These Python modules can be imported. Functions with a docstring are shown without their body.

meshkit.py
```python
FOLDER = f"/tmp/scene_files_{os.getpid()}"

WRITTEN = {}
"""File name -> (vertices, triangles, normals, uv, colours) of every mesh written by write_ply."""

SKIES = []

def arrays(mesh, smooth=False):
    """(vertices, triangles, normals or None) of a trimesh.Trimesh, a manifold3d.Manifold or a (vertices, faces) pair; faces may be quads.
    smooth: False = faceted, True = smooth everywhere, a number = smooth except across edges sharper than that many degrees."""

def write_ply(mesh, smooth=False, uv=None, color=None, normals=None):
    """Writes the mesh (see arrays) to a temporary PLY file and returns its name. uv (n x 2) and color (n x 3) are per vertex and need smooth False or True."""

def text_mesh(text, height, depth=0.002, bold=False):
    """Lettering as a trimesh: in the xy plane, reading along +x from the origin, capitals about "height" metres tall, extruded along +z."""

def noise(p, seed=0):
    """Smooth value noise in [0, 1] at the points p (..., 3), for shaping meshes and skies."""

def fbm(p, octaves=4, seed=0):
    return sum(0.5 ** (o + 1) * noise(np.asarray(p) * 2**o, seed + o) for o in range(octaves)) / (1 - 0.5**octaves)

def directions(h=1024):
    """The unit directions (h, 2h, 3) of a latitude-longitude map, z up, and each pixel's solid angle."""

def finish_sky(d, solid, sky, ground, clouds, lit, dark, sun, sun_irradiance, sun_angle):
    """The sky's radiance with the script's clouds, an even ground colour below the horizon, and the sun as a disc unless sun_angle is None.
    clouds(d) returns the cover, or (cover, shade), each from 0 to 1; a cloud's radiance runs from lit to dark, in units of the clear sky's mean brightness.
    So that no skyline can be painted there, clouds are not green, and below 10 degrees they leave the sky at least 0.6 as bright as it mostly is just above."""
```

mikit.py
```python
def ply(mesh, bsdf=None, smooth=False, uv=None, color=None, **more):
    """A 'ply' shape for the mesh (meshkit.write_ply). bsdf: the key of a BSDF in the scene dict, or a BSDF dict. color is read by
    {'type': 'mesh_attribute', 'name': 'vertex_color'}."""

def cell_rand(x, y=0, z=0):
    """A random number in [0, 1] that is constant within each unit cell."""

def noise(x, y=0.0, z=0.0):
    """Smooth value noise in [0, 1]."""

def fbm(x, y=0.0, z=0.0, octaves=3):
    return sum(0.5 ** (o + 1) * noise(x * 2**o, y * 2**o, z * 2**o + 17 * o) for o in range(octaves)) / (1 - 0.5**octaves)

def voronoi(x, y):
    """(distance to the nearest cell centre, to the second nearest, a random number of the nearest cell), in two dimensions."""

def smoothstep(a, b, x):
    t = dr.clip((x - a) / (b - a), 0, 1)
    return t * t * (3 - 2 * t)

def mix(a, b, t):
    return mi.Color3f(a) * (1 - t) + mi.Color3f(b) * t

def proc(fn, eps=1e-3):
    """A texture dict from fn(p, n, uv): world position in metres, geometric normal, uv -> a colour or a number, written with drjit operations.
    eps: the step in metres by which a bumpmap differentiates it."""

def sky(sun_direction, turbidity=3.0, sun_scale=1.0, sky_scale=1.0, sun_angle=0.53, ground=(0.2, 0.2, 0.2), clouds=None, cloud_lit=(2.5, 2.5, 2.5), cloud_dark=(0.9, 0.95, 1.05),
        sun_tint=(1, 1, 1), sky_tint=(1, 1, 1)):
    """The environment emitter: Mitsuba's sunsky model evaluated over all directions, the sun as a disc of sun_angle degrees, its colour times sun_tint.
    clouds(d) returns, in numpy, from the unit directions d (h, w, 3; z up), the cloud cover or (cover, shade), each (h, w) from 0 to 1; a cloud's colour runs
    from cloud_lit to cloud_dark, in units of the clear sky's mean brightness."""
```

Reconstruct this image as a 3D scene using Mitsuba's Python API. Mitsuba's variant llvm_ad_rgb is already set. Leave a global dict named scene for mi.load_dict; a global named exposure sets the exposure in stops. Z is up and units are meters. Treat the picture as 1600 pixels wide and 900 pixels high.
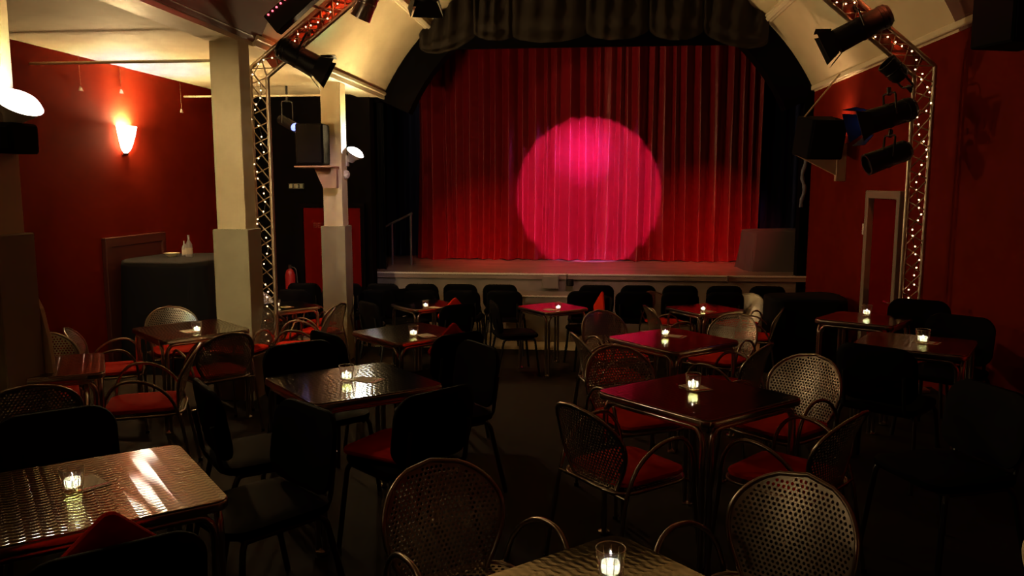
import math, random
import numpy as np, trimesh, mitsuba as mi, drjit as dr
import mikit, meshkit
from shapely.geometry import Polygon, Point
from shapely import contains_xy
from scipy.spatial import Delaunay

T4 = mi.ScalarTransform4f
scene, labels = {}, {}
rng = random.Random(7)

# ------------------------------------------------------------------ camera, exposure
# 1600x900 picture, focal length 1250 px, eye 1.74 m above the near floor, room depth along +y
F_PX, PITCH = 1250.0, math.atan(161.5 / 1250.0)
YAW = math.atan(125.0 * math.cos(PITCH) / 1250.0)
CAM = np.array([0, 0, 1.74])
_fwd = np.array([-math.sin(YAW) * math.cos(PITCH), math.cos(YAW) * math.cos(PITCH), -math.sin(PITCH)])
scene['camera'] = {'type': 'perspective', 'fov': math.degrees(2 * math.atan(800 / F_PX)), 'fov_axis': 'x', 'near_clip': 0.02,
                   'to_world': T4().look_at(origin=CAM.tolist(), target=(CAM + _fwd).tolist(), up=[0, 0, 1])}
exposure = 0.0

# ------------------------------------------------------------------ light levels (all lamps are built further down)
UPLIGHT = 300.0          # column floodlights, radiance of the glowing lens
SCONCE = 150.0
CURTAIN_SPOT = 300.0
CURTAIN_HOT = 600.0
CURTAIN_WIDE = 0.45
CURTAIN_WASH = 110
STAGE_WASH = 22
FLAME = 230.0
FAIRY = 3.6
WARM = np.array([1.0, 0.70, 0.34])

# ------------------------------------------------------------------ helpers
def rgb(c): return {'type': 'rgb', 'value': [float(x) for x in c]}

def mat(name, color, rough=0.6, metallic=0.0, spec=0.5, **kw):
    c = color if isinstance(color, dict) else rgb(color)
    scene[name] = {'type': 'twosided', 'b': {'type': 'principled', 'base_color': c, 'roughness': rough, 'metallic': metallic, 'specular': spec, **kw}}

def M(loc=(0, 0, 0), rz=0.0, rx=0.0, ry=0.0, s=1.0):
    cz, sz = math.cos(rz), math.sin(rz); cx, sx = math.cos(rx), math.sin(rx); cy, sy = math.cos(ry), math.sin(ry)
    Rz = np.array([[cz, -sz, 0], [sz, cz, 0], [0, 0, 1]]); Rx = np.array([[1, 0, 0], [0, cx, -sx], [0, sx, cx]]); Ry = np.array([[cy, 0, sy], [0, 1, 0], [-sy, 0, cy]])
    m = np.eye(4); m[:3, :3] = Rz @ Rx @ Ry * s; m[:3, 3] = loc
    return m

def aim(loc, d, up=(0, 0, 1)):
    """matrix that carries local +z to direction d"""
    z = np.asarray(d, float); z /= np.linalg.norm(z)
    x = np.cross(up, z)
    if np.linalg.norm(x) < 1e-3: x = np.cross((0, 1, 0), z)
    x /= np.linalg.norm(x); y = np.cross(z, x)
    m = np.eye(4); m[:3, 0], m[:3, 1], m[:3, 2], m[:3, 3] = x, y, z, loc
    return m

def cat(*ms):
    ms = [m for m in ms if m is not None]
    return trimesh.util.concatenate(ms)

def moved(m, mtx):
    m = m.copy(); m.apply_transform(mtx); return m

def box(x0, x1, y0, y1, z0, z1, b=0.0):
    if b <= 0:
        m = trimesh.creation.box((x1 - x0, y1 - y0, z1 - z0)); m.apply_translation(((x0 + x1) / 2, (y0 + y1) / 2, (z0 + z1) / 2)); return m
    pts = []
    for sx in (0, 1):
        for sy in (0, 1):
            for sz in (0, 1):
                x, y, z = (x0, x1)[sx], (y0, y1)[sy], (z0, z1)[sz]
                dx, dy, dz = (b, -b)[sx], (b, -b)[sy], (b, -b)[sz]
                pts += [(x, y + dy, z + dz), (x + dx, y, z + dz), (x + dx, y + dy, z)]
    return trimesh.convex.convex_hull(np.array(pts))

def tube(path, r, n=8, caps=True):
    P = np.asarray(path, float); k = len(P)
    tang = np.gradient(P, axis=0); tang /= np.linalg.norm(tang, axis=1, keepdims=True)
    ref = np.array([0, 0, 1.0]) if abs(tang[0, 2]) < 0.9 else np.array([1.0, 0, 0])
    u = np.cross(tang[0], ref); u /= np.linalg.norm(u)
    V = []
    R = np.broadcast_to(r, (k,))
    for i in range(k):
        u = u - tang[i] * (u @ tang[i]); u /= np.linalg.norm(u); w = np.cross(tang[i], u)
        for j in range(n):
            t = 2 * math.pi * j / n
            V.append(P[i] + R[i] * (math.cos(t) * u + math.sin(t) * w))
    Fs = []
    for i in range(k - 1):
        for j in range(n):
            a, b2, c, d = i * n + j, i * n + (j + 1) % n, (i + 1) * n + (j + 1) % n, (i + 1) * n + j
            Fs += [(a, b2, c), (a, c, d)]
    if caps:
        V += [P[0], P[-1]]
        for j in range(n):
            Fs += [(k * n, (j + 1) % n, j), (k * n + 1, (k - 1) * n + j, (k - 1) * n + (j + 1) % n)]
    return trimesh.Trimesh(np.array(V), np.array(Fs), process=False)

def smooth_path(pts, rad=0.06, n=6):
    """polyline with rounded corners"""
    P = [np.asarray(p, float) for p in pts]; out = [P[0]]
    for i in range(1, len(P) - 1):
        a, b, c = P[i - 1], P[i], P[i + 1]
        la, lc = np.linalg.norm(a - b), np.linalg.norm(c - b)
        r = min(rad, la * .49, lc * .49)
        p0, p1 = b + (a - b) / la * r, b + (c - b) / lc * r
        for t in np.linspace(0, 1, n):
            out.append((1 - t) ** 2 * p0 + 2 * t * (1 - t) * b + t * t * p1)
    out.append(P[-1]); return np.array(out)

def lathe(prof, n=32):
    P = np.asarray(prof, float); k = len(P); V = []
    for r, z in P:
        for j in range(n):
            t = 2 * math.pi * j / n; V.append((r * math.cos(t), r * math.sin(t), z))
    Fs = []
    for i in range(k - 1):
        for j in range(n):
            a, b, c, d = i * n + j, i * n + (j + 1) % n, (i + 1) * n + (j + 1) % n, (i + 1) * n + j
            if P[i][0] > 1e-6: Fs.append((a, b, c))
            if P[i + 1][0] > 1e-6: Fs.append((a, c, d))
    m = trimesh.Trimesh(np.array(V), np.array(Fs), process=False); m.merge_vertices(); return m

def grid_mesh(fn, nu, nv):
    """fn(u, v) arrays in [0,1] -> (x, y, z)"""
    u, v = np.meshgrid(np.linspace(0, 1, nu), np.linspace(0, 1, nv), indexing='ij')
    x, y, z = fn(u, v); V = np.stack([x, y, z], -1).reshape(-1, 3)
    i, j = np.meshgrid(np.arange(nu - 1), np.arange(nv - 1), indexing='ij'); a = (i * nv + j).ravel()
    Fs = np.vstack([np.stack([a, a + nv, a + nv + 1], 1), np.stack([a, a + nv + 1, a + 1], 1)])
    return trimesh.Trimesh(V, Fs, process=False)

def rrect(w, d, r, n=6):
    pts = []
    for cx, cy, a0 in ((w / 2 - r, d / 2 - r, 0), (-w / 2 + r, d / 2 - r, 90), (-w / 2 + r, -d / 2 + r, 180), (w / 2 - r, -d / 2 + r, 270)):
        for t in np.linspace(a0, a0 + 90, n):
            pts.append((cx + r * math.cos(math.radians(t)), cy + r * math.sin(math.radians(t))))
    return np.array(pts)

def slab(outline, z0, z1, bev=0.004):
    """extruded outline (star-shaped about its middle) with a small bevel"""
    o = np.asarray(outline, float); n = len(o); c = o.mean(0)
    def ring(s, z): 
        d = (o - c); L = np.linalg.norm(d, axis=1, keepdims=True); q = c + d * (L - s) / L
        return np.c_[q, np.full(n, z)]
    rings = [ring(bev, z0), ring(0, z0 + bev), ring(0, z1 - bev), ring(bev, z1)]
    V = np.vstack(rings + [[[c[0], c[1], z0], [c[0], c[1], z1]]]); Fs = []
    for i in range(3):
        for j in range(n):
            a, b, cc, d = i * n + j, i * n + (j + 1) % n, (i + 1) * n + (j + 1) % n, (i + 1) * n + j
            Fs += [(a, b, cc), (a, cc, d)]
    for j in range(n):
        Fs += [(4 * n, (j + 1) % n, j), (4 * n + 1, 3 * n + j, 3 * n + (j + 1) % n)]
    return trimesh.Trimesh(V, np.array(Fs), process=False)

def pad(w, d, r, t, puff=0.35, n=7, rings=7, edge=0.5):
    """soft cushion in the xy plane, thickness t: rounded outline, domed faces"""
    o = rrect(w, d, r, n); k = len(o); V = []; 
    ss = np.linspace(1, 0.12, rings)
    prof = []
    for s in ss: prof.append((s, t / 2 * (edge + (1 - edge) * (1 - s ** 4)) if s < 1 else 0.0))
    prof.insert(1, (0.985, t / 2 * edge * .75))
    top = [(s, z) for s, z in prof]; bot = [(s, -z) for s, z in prof[1:]][::-1]
    seq = bot + top[:1] + top[1:]
    for s, z in seq:
        for p in o: V.append((p[0] * s, p[1] * s, z))
    Fs = []
    for i in range(len(seq) - 1):
        for j in range(k):
            a, b, c, dd = i * k + j, i * k + (j + 1) % k, (i + 1) * k + (j + 1) % k, (i + 1) * k + j
            Fs += [(a, b, c), (a, c, dd)]
    V += [(0, 0, seq[0][1]), (0, 0, seq[-1][1])]; q = len(seq) * k
    for j in range(k):
        Fs += [(q, (j + 1) % k, j), (q + 1, (len(seq) - 1) * k + j, (len(seq) - 1) * k + (j + 1) % k)]
    return trimesh.Trimesh(np.array(V), np.array(Fs), process=False)

def perforated(poly, pitch, rad, margin, mapf, thick):
    """sheet metal with real round holes in a hexagonal pattern, bent by mapf(u, v) -> (point, normal)"""
    x0, y0, x1, y1 = poly.bounds; inner = poly.buffer(-margin - rad); C = []
    for j, y in enumerate(np.arange(y0, y1 + pitch, pitch * .866)):
        for x in np.arange(x0 - pitch, x1 + pitch, pitch): C.append((x + (j % 2) * pitch / 2, y))
    C = np.array(C); C = C[contains_xy(inner, C[:, 0], C[:, 1])]
    k = 8; ang = np.arange(k) * 2 * math.pi / k + .39
    H = (C[:, None] + rad * np.stack([np.cos(ang), np.sin(ang)], -1)[None]).reshape(-1, 2)
    L = poly.exterior.length; m = int(L / (pitch * .6)); O = np.array([poly.exterior.interpolate(i / m * L).coords[0] for i in range(m)])
    pts = np.vstack([H, O]); hid = np.r_[np.repeat(np.arange(len(C)), k), -np.ones(m)]
    tri = Delaunay(pts).simplices
    h = hid[tri]; same = (h[:, 0] == h[:, 1]) & (h[:, 1] == h[:, 2])
    cen = pts[tri].mean(1)
    ok = contains_xy(poly.buffer(1e-6), cen[:, 0], cen[:, 1]) & ~(same & (h[:, 0] >= 0))
    area = np.cross(pts[tri[:, 1]] - pts[tri[:, 0]], pts[tri[:, 2]] - pts[tri[:, 0]])
    ok &= np.abs(area) > 1e-10; tri = tri[ok]; area = area[ok]; tri[area < 0] = tri[area < 0][:, ::-1]
    P, N = mapf(pts[:, 0], pts[:, 1]); n = len(pts)
    V = np.vstack([P + N * thick / 2, P - N * thick / 2])
    e = np.vstack([tri[:, [0, 1]], tri[:, [1, 2]], tri[:, [2, 0]]]); code = e[:, 0] * n + e[:, 1]; rev = e[:, 1] * n + e[:, 0]
    bd = e[~np.isin(code, rev)]
    Fs = np.vstack([tri, tri[:, ::-1] + n, np.stack([bd[:, 1], bd[:, 0], bd[:, 0] + n], 1), np.stack([bd[:, 1], bd[:, 0] + n, bd[:, 1] + n], 1)])
    return trimesh.Trimesh(V, Fs, process=False)

used = {}
def numbered(name):
    k = used.get(name, 0); used[name] = k + 1
    return name if k == 0 else f'{name}_{k:03d}'

def put(key, shape, m=None):
    scene[key] = {**shape, 'to_world': T4(m.tolist())} if m is not None else dict(shape)
    return key

class Kit:
    """one kind of thing: parts built once, placed many times"""
    def __init__(self, name): self.name, self.parts = name, []
    def add(self, part, mesh, bsdf, smooth=40, rel=None, label=None, **kw):
        self.parts.append((part, mikit.ply(mesh, bsdf, smooth=smooth, **kw), rel, label)); return self
    def place(self, m, label, category, group=None, name=None, skip=()):
        key = numbered(name or self.name); labels[key] = {'label': label, 'category': category}
        if group: labels[key]['group'] = group
        cnt = {}
        for part, shape, rel, pl in self.parts:
            base = part.split('/')
            if base[0] in skip: continue
            full = '__'.join(base); c = cnt.get(full, 0); cnt[full] = c + 1
            k = f'{key}__{full}' + (f'_{c:03d}' if c else '')
            put(k, shape, m if rel is None else m @ rel)
            if pl: labels[k] = {'label': pl}
        return key

def thing(name, label, category, meshes, group=None, m=None):
    """meshes: [(part or None, mesh, bsdf, smooth)]"""
    k = Kit(name)
    if len(meshes) == 1 and meshes[0][0] is None:
        key = numbered(name); put(key, mikit.ply(meshes[0][1], meshes[0][2], smooth=meshes[0][3]), m)
        labels[key] = {'label': label, 'category': category}
        if group: labels[key]['group'] = group
        return key
    for part, mesh, b, sm in meshes: k.add(part, mesh, b, sm)
    return k.place(np.eye(4) if m is None else m, label, category, group)

def struct(key, mesh, bsdf, smooth=False, label=None):
    scene[key] = mikit.ply(mesh, bsdf, smooth=smooth); labels[key] = {'kind': 'structure'}
    if label: labels[key]['label'] = label

def emit(c, w=1.0): return {'type': 'area', 'radiance': rgb(c), 'sampling_weight': float(w)}

# ------------------------------------------------------------------ materials
def plaster(c1, c2, sc=2.2):
    return mikit.proc(lambda p, n, uv: mikit.mix(c1, c2, mikit.smoothstep(.35, .75, mikit.fbm(p.x * sc, p.y * sc, p.z * sc, 4))))
mat('red_plaster', plaster((.135, .0088, .0034), (.11, .0068, .0026)), .85, spec=.04)
mat('cream_plaster', plaster((.66, .56, .36), (.58, .48, .29)), .7, spec=.3)
mat('vault_plaster', plaster((.60, .50, .31), (.52, .43, .25), 1.3), .6, spec=.3)
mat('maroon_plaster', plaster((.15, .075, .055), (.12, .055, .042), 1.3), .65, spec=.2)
mat('cream_trim', (.66, .57, .38), .5)
mat('grey_dado', plaster((.27, .24, .15), (.23, .20, .125)), .6)
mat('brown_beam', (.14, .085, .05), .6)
mat('floor_carpet', mikit.proc(lambda p, n, uv: mikit.mix((.010, .006, .004), (.016, .010, .006), mikit.fbm(p.x * 30, p.y * 30, 0, 3))), .85, spec=.2)
mat('pale_floor', (.6, .5, .34), .5)
mat('black_cloth', (.006, .006, .007), .9, spec=.1)
mat('valance_cloth', (.017, .013, .010), .9, spec=.1, sheen=.3)
mat('navy_cloth', (.022, .028, .085), .9, spec=.15)
mat('black_paint', (.0022, .0017, .0018), .8, spec=.03)
mat('curtain_velvet', (.21, .0036, .0082), .42, spec=.5, sheen=.6, sheen_tint=.5)
mat('stage_boards', mikit.proc(lambda p, n, uv: mikit.mix((.24, .17, .145), (.32, .24, .20), mikit.fbm(p.x * 3.3, p.y * 14, 0, 3))), .22, spec=.8)
mat('stage_face', plaster((.24, .20, .165), (.19, .16, .13), 3), .55)
mat('metal_edge', (.80, .74, .64), .4, .2)
def swirl(p, n, uv):
    # overlapping brushed discs as on polished cafe tables
    a, b, r = 0.042, 0.026, 0.034
    x, y = uv.x / a, uv.y
    i = dr.floor(x); dx = (x - i - .5) * a
    s = dr.sqrt(dr.maximum(r * r - dx * dx, 1e-8))
    y = y + mikit.cell_rand(i, 3) * b
    t = (y + s) / b; t = t - dr.floor(t)
    return 0.5 - 0.5 * dr.cos(2 * math.pi * t)
def swirl_sheen_strong(p, n, uv):
    return mikit.mix((.32, .275, .22), (.64, .56, .46), swirl(p, n, uv))  # sheen of the brushed discs painted into the metal colour, strong contrast
def swirl_sheen(p, n, uv):
    return mikit.mix((.41, .355, .29), (.50, .435, .36), swirl(p, n, uv))  # the same disc sheen in the base colour, weaker
for _n, _sc in (('tabletop_metal', .001), ('tabletop_smooth', .00026), ('tabletop_plain', .00008)):
    scene[_n] = {'type': 'twosided', 'b': {'type': 'bumpmap', 'arbitrary': mikit.proc(swirl, eps=8e-4), 'scale': _sc,
        'b': {'type': 'principled', 'base_color': mikit.proc(swirl_sheen_strong if _n == 'tabletop_metal' else swirl_sheen), 'metallic': 1.0, 'roughness': .075}}}
mat('chrome', (.72, .68, .62), .16, 1.0)
mat('steel_mesh', (.36, .32, .27), .36, 1.0)
mat('steel_tube', (.42, .37, .32), .22, 1.0)
mat('truss_metal', (.55, .46, .34), .38, 1.0)
mat('black_fabric', (.0022, .0022, .003), .7, spec=.06)
mat('black_frame', (.012, .012, .012), .35, spec=.5)
mat('black_plastic', (.005, .0045, .005), .5, spec=.3)
mat('red_cushion', mikit.proc(lambda p, n, uv: mikit.mix((.62, .024, .009), (.52, .019, .007), mikit.fbm(p.x * 40, p.y * 40, p.z * 40, 2))), .9, spec=.04, sheen=.1)
scene['wax'] = {'type': 'principledthin', 'base_color': rgb((.95, .82, .52)), 'roughness': .6, 'diff_trans': 1.2, 'spec_trans': 0.0}
mat('wick', (.02, .015, .01), .9)
mat('paper', (.62, .53, .40), .7)
mat('red_print', (.45, .03, .02), .6)
mat('grey_cover', (.095, .078, .082), .9, spec=.15, sheen=.3)
mat('dark_cover', (.008, .008, .010), .85, spec=.15, sheen=.2)
mat('dark_wood', (.06, .012, .008), .5)
mat('speaker_wood', (.40, .26, .17), .6)
mat('white_paint', (.62, .58, .52), .5)
mat('grey_paint', (.20, .165, .13), .5)
mat('red_door', (.12, .003, .002), .8, spec=.03)
mat('red_lining', (.30, .05, .018), .7)
mat('bright_steel', (.80, .76, .72), .18, 1.0)
mat('speaker_black', (.0025, .0025, .003), .85, spec=.08)
mat('cable_black', (.02, .018, .016), .6)
mat('cable_pale', (.35, .27, .17), .6)
mat('extinguisher_red', (.35, .02, .02), .35)
scene['thin_glass'] = {'type': 'thindielectric', 'int_ior': 1.5}
mat('bottle_glass', (.35, .33, .33), .12, spec=.8)

# ------------------------------------------------------------------ structure
Y0, Y1 = -2.2, 11.3
XL, XR, XC = -4.95, 2.95, -2.95          # left wall, right wall, line of columns and beam
F1, F2, F3, ST = 0.0, -0.14, -0.39, 0.486  # floor terraces and stage
floor = cat(box(XL, XR, Y0, 5.0, -.6, F1), box(1.45, XR, 5.0, 7.1, -.6, F1), box(XL, 1.45, 5.0, 7.4, -.6, F2), box(1.45, XR, 7.1, 8.1, -.6, F2),
            box(XL, 1.45, 7.4, 10.2, -.6, F3), box(1.45, XR, 8.1, 10.2, -.6, F3))
struct('floor', floor, 'floor_carpet', label='dark terraced carpet floor stepping down towards the stage')
struct('floor_apron', box(XL, XR + 1.2, 10.2, 11.3, -.6, F3), 'pale_floor', label='pale floor strip along the foot of the stage')
struct('wall_left', box(XL - .2, XL, Y0, 11.0, -.6, 3.4), 'red_plaster')
struct('wall_right', box(XR, XR + .2, Y0, Y1, -.6, 3.3), 'red_plaster')
struct('wall_rear', box(XL, XR, Y0 - .2, Y0, -.6, 5.6), 'red_plaster')
struct('wall_aisle_end', box(XL, XC - .1, 10.95, 11.15, -.6, 3.2), 'black_paint')
struct('ceiling_aisle', box(XL, XC - .02, Y0, 10.95, 2.97, 3.12), 'cream_plaster')
# barrel vault
VX, VZ, VR = 0.0, 1.55, 3.275
a0, a1 = math.acos(2.95 / VR), math.pi - math.acos(2.95 / VR)
nv = 48
outer, inner_ = [], []
angs = np.linspace(a0, a1, nv)
def arc_solid(r0, r1, ya, yb, angs):
    V = []; n = len(angs)
    for r in (r0, r1):
        for y in (ya, yb):
            for t in angs: V.append((VX + r * math.cos(t), y, VZ + r * math.sin(t)))
    V = np.array(V); Fs = []
    def q(a, b, c, d): Fs.extend([(a, b, c), (a, c, d)])
    for i in range(n - 1):
        q(i, i + 1, n + i + 1, n + i); q(2 * n + i, 3 * n + i, 3 * n + i + 1, 2 * n + i + 1)
        q(i, 2 * n + i, 2 * n + i + 1, i + 1); q(n + i, n + i + 1, 3 * n + i + 1, 3 * n + i)
    q(0, n, 3 * n, 2 * n); q(n - 1, 2 * n + n - 1, 3 * n + n - 1, 2 * n - 1)
    m = trimesh.Trimesh(V, np.array(Fs), process=False); trimesh.repair.fix_normals(m); return m
struct('ceiling', arc_solid(VR, VR + .12, 7.0, Y1, angs), 'vault_plaster', smooth=30)
struct('ceiling_front', arc_solid(VR - .012, VR + .12, Y0, 7.0, angs), 'maroon_plaster', smooth=30, label='dull maroon painted part of the vault on the viewer side of the truss')  # darker and redder colour than the vault beyond the truss
# ribs of the vault running towards the stage
for k, t in enumerate((math.radians(46), math.radians(134))):
    rad, wd = VR - .03, .05
    c = np.array([VX + VR * math.cos(t), 0, VZ + VR * math.sin(t)]); nrm = np.array([math.cos(t), 0, math.sin(t)]); tg = np.array([-math.sin(t), 0, math.cos(t)])
    mm = np.eye(4); mm[:3, 0] = tg; mm[:3, 1] = (0, 1, 0); mm[:3, 2] = -nrm; mm[:3, 3] = c
    if np.linalg.det(mm[:3, :3]) < 0: mm[:3, 0] *= -1
    struct(f'trim_{k + 1}', cat(moved(box(-.06, .06, Y0, Y1 - .02, -.02, .03, .008), mm), moved(box(-.025, .025, Y0, Y1 - .02, .02, .05, .006), mm)), 'cream_trim')
# beam over the columns, with a dark face above and a light lip below
struct('beam', box(XC - .26, XC, Y0, 11.0, 2.93, 3.02), 'cream_trim')
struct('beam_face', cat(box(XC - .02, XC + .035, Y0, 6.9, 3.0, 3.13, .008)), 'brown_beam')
struct('trim_3', cat(box(XC - .02, XC + .05, 6.9, 11.3, 2.985, 3.03, .008), box(XC, XC + .025, 6.9, 11.3, 2.93, 2.985, .006)), 'cream_trim')
struct('trim_4', cat(box(XR - .05, XR + .02, Y0, 11.3, 2.99, 3.05, .008), box(XR - .025, XR, Y0, 11.3, 3.05, 3.11, .006)), 'cream_trim')
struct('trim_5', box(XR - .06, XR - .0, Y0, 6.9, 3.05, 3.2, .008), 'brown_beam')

# columns: cream shaft above a wider grey dado
def column(yfar, zdado, w=.255, d=.22):
    key = numbered('column')
    y0 = yfar - d
    scene[key] = mikit.ply(box(XC - w, XC, y0, yfar, -.5, 2.97, .006), 'cream_plaster', smooth=False)
    labels[key] = {'kind': 'structure'}
    scene[key + '__dado'] = mikit.ply(box(XC - w - .03, XC + .03, y0 - .03, yfar + .03, -.5, zdado, .006), 'grey_dado', smooth=False)
    labels[key + '__dado'] = {'label': 'grey painted dado around the foot of the column'}
column(3.92, 1.49); column(6.83, 1.36); column(9.54, 1.25, .235)
column(1.1, 1.5); column(-1.7, 1.5)

# door in the right wall
dk = 'door_1'
scene[dk + '__frame'] = mikit.ply(cat(box(XR - .09, XR + .02, 8.70, 8.79, F3, 1.66, .006), box(XR - .09, XR + .02, 7.84, 7.92, F3, 1.66, .006), box(XR - .09, XR + .02, 7.84, 8.79, 1.60, 1.68, .006)), 'grey_paint')
scene[dk + '__leaf'] = mikit.ply(box(XR - .03, XR + .02, 7.92, 8.70, F3, 1.6, .004), 'red_door')
scene[dk + '__handle'] = mikit.ply(tube(smooth_path([(XR - .03, 8.0, .6), (XR - .08, 8.0, .6), (XR - .08, 8.12, .6)], .02), .009), 'chrome', smooth=40)
labels[dk] = {'kind': 'structure'}
# red door at the end of the side aisle
dk = 'door_2'
scene[dk + '__leaf'] = mikit.ply(box(-4.02, -3.2, 10.90, 10.96, F3, 1.42, .005), 'red_door')
scene[dk + '__frame'] = mikit.ply(cat(box(-4.08, -4.02, 10.88, 10.97, F3, 1.48, .004), box(-3.2, -3.14, 10.88, 10.97, F3, 1.48, .004), box(-4.08, -3.14, 10.88, 10.97, 1.42, 1.48, .004)), 'black_paint')
labels[dk] = {'kind': 'structure'}
tm = meshkit.text_mesh('BETRIEB', .07, .004)
tm.apply_translation((-tm.bounds[:, 0].mean(), 0, 0))
mat('faded_print', (.16, .022, .018), .6)
scene[dk + '__lettering'] = mikit.ply(moved(tm, M((-3.68, 10.899, 1.14), 0, math.pi / 2)), 'faded_print')
labels[dk + '__lettering'] = {'label': 'faded lettering on the red door'}

# stage
struct('stage_floor', box(-4.4, 4.4, 11.3, 15.0, ST - .08, ST), 'stage_boards', label='dark glossy stage floor')
struct('stage_front', cat(box(-4.4, 4.4, 11.34, 11.40, F3, ST - .08), ), 'stage_face')
struct('stage_edge', box(-4.4, 4.4, 11.285, 11.31, ST - .022, ST + .003, .003), 'metal_edge', label='bright metal strip along the stage edge')
struct('wall_stage_rear', box(-4.6, 4.6, 15.0, 15.2, -.6, 5.6), 'black_paint')
struct('wall_stage_left', box(-4.75, -4.55, 11.15, 15.0, -.6, 5.6), 'black_paint')
struct('wall_stage_right', box(4.4, 4.6, 11.15, 15.0, -.6, 5.6), 'black_paint')
struct('ceiling_stage', box(-4.6, 4.6, 11.5, 15.0, 5.2, 5.4), 'black_paint')
# black proscenium: arch band under the vault and the wall above it
a0p = math.acos(2.9 / 3.275)
band = arc_solid(VR - .42, VR + .6, 11.32, 11.6, np.linspace(a0 - .02, a1 + .02, 40))
struct('proscenium_arch', cat(band, box(2.83, 4.5, 11.32, 11.5, -.6, 3.4), box(-3.6, -3.0, 11.32, 11.5, 2.9, 3.6), box(2.9, 4.6, 11.32, 11.5, 3.3, 5.5), box(-4.6, -2.95, 11.32, 11.5, 3.0, 5.5), box(-2.9, 2.9, 11.42, 11.5, 4.3, 5.5)), 'black_paint', smooth=30)

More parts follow.
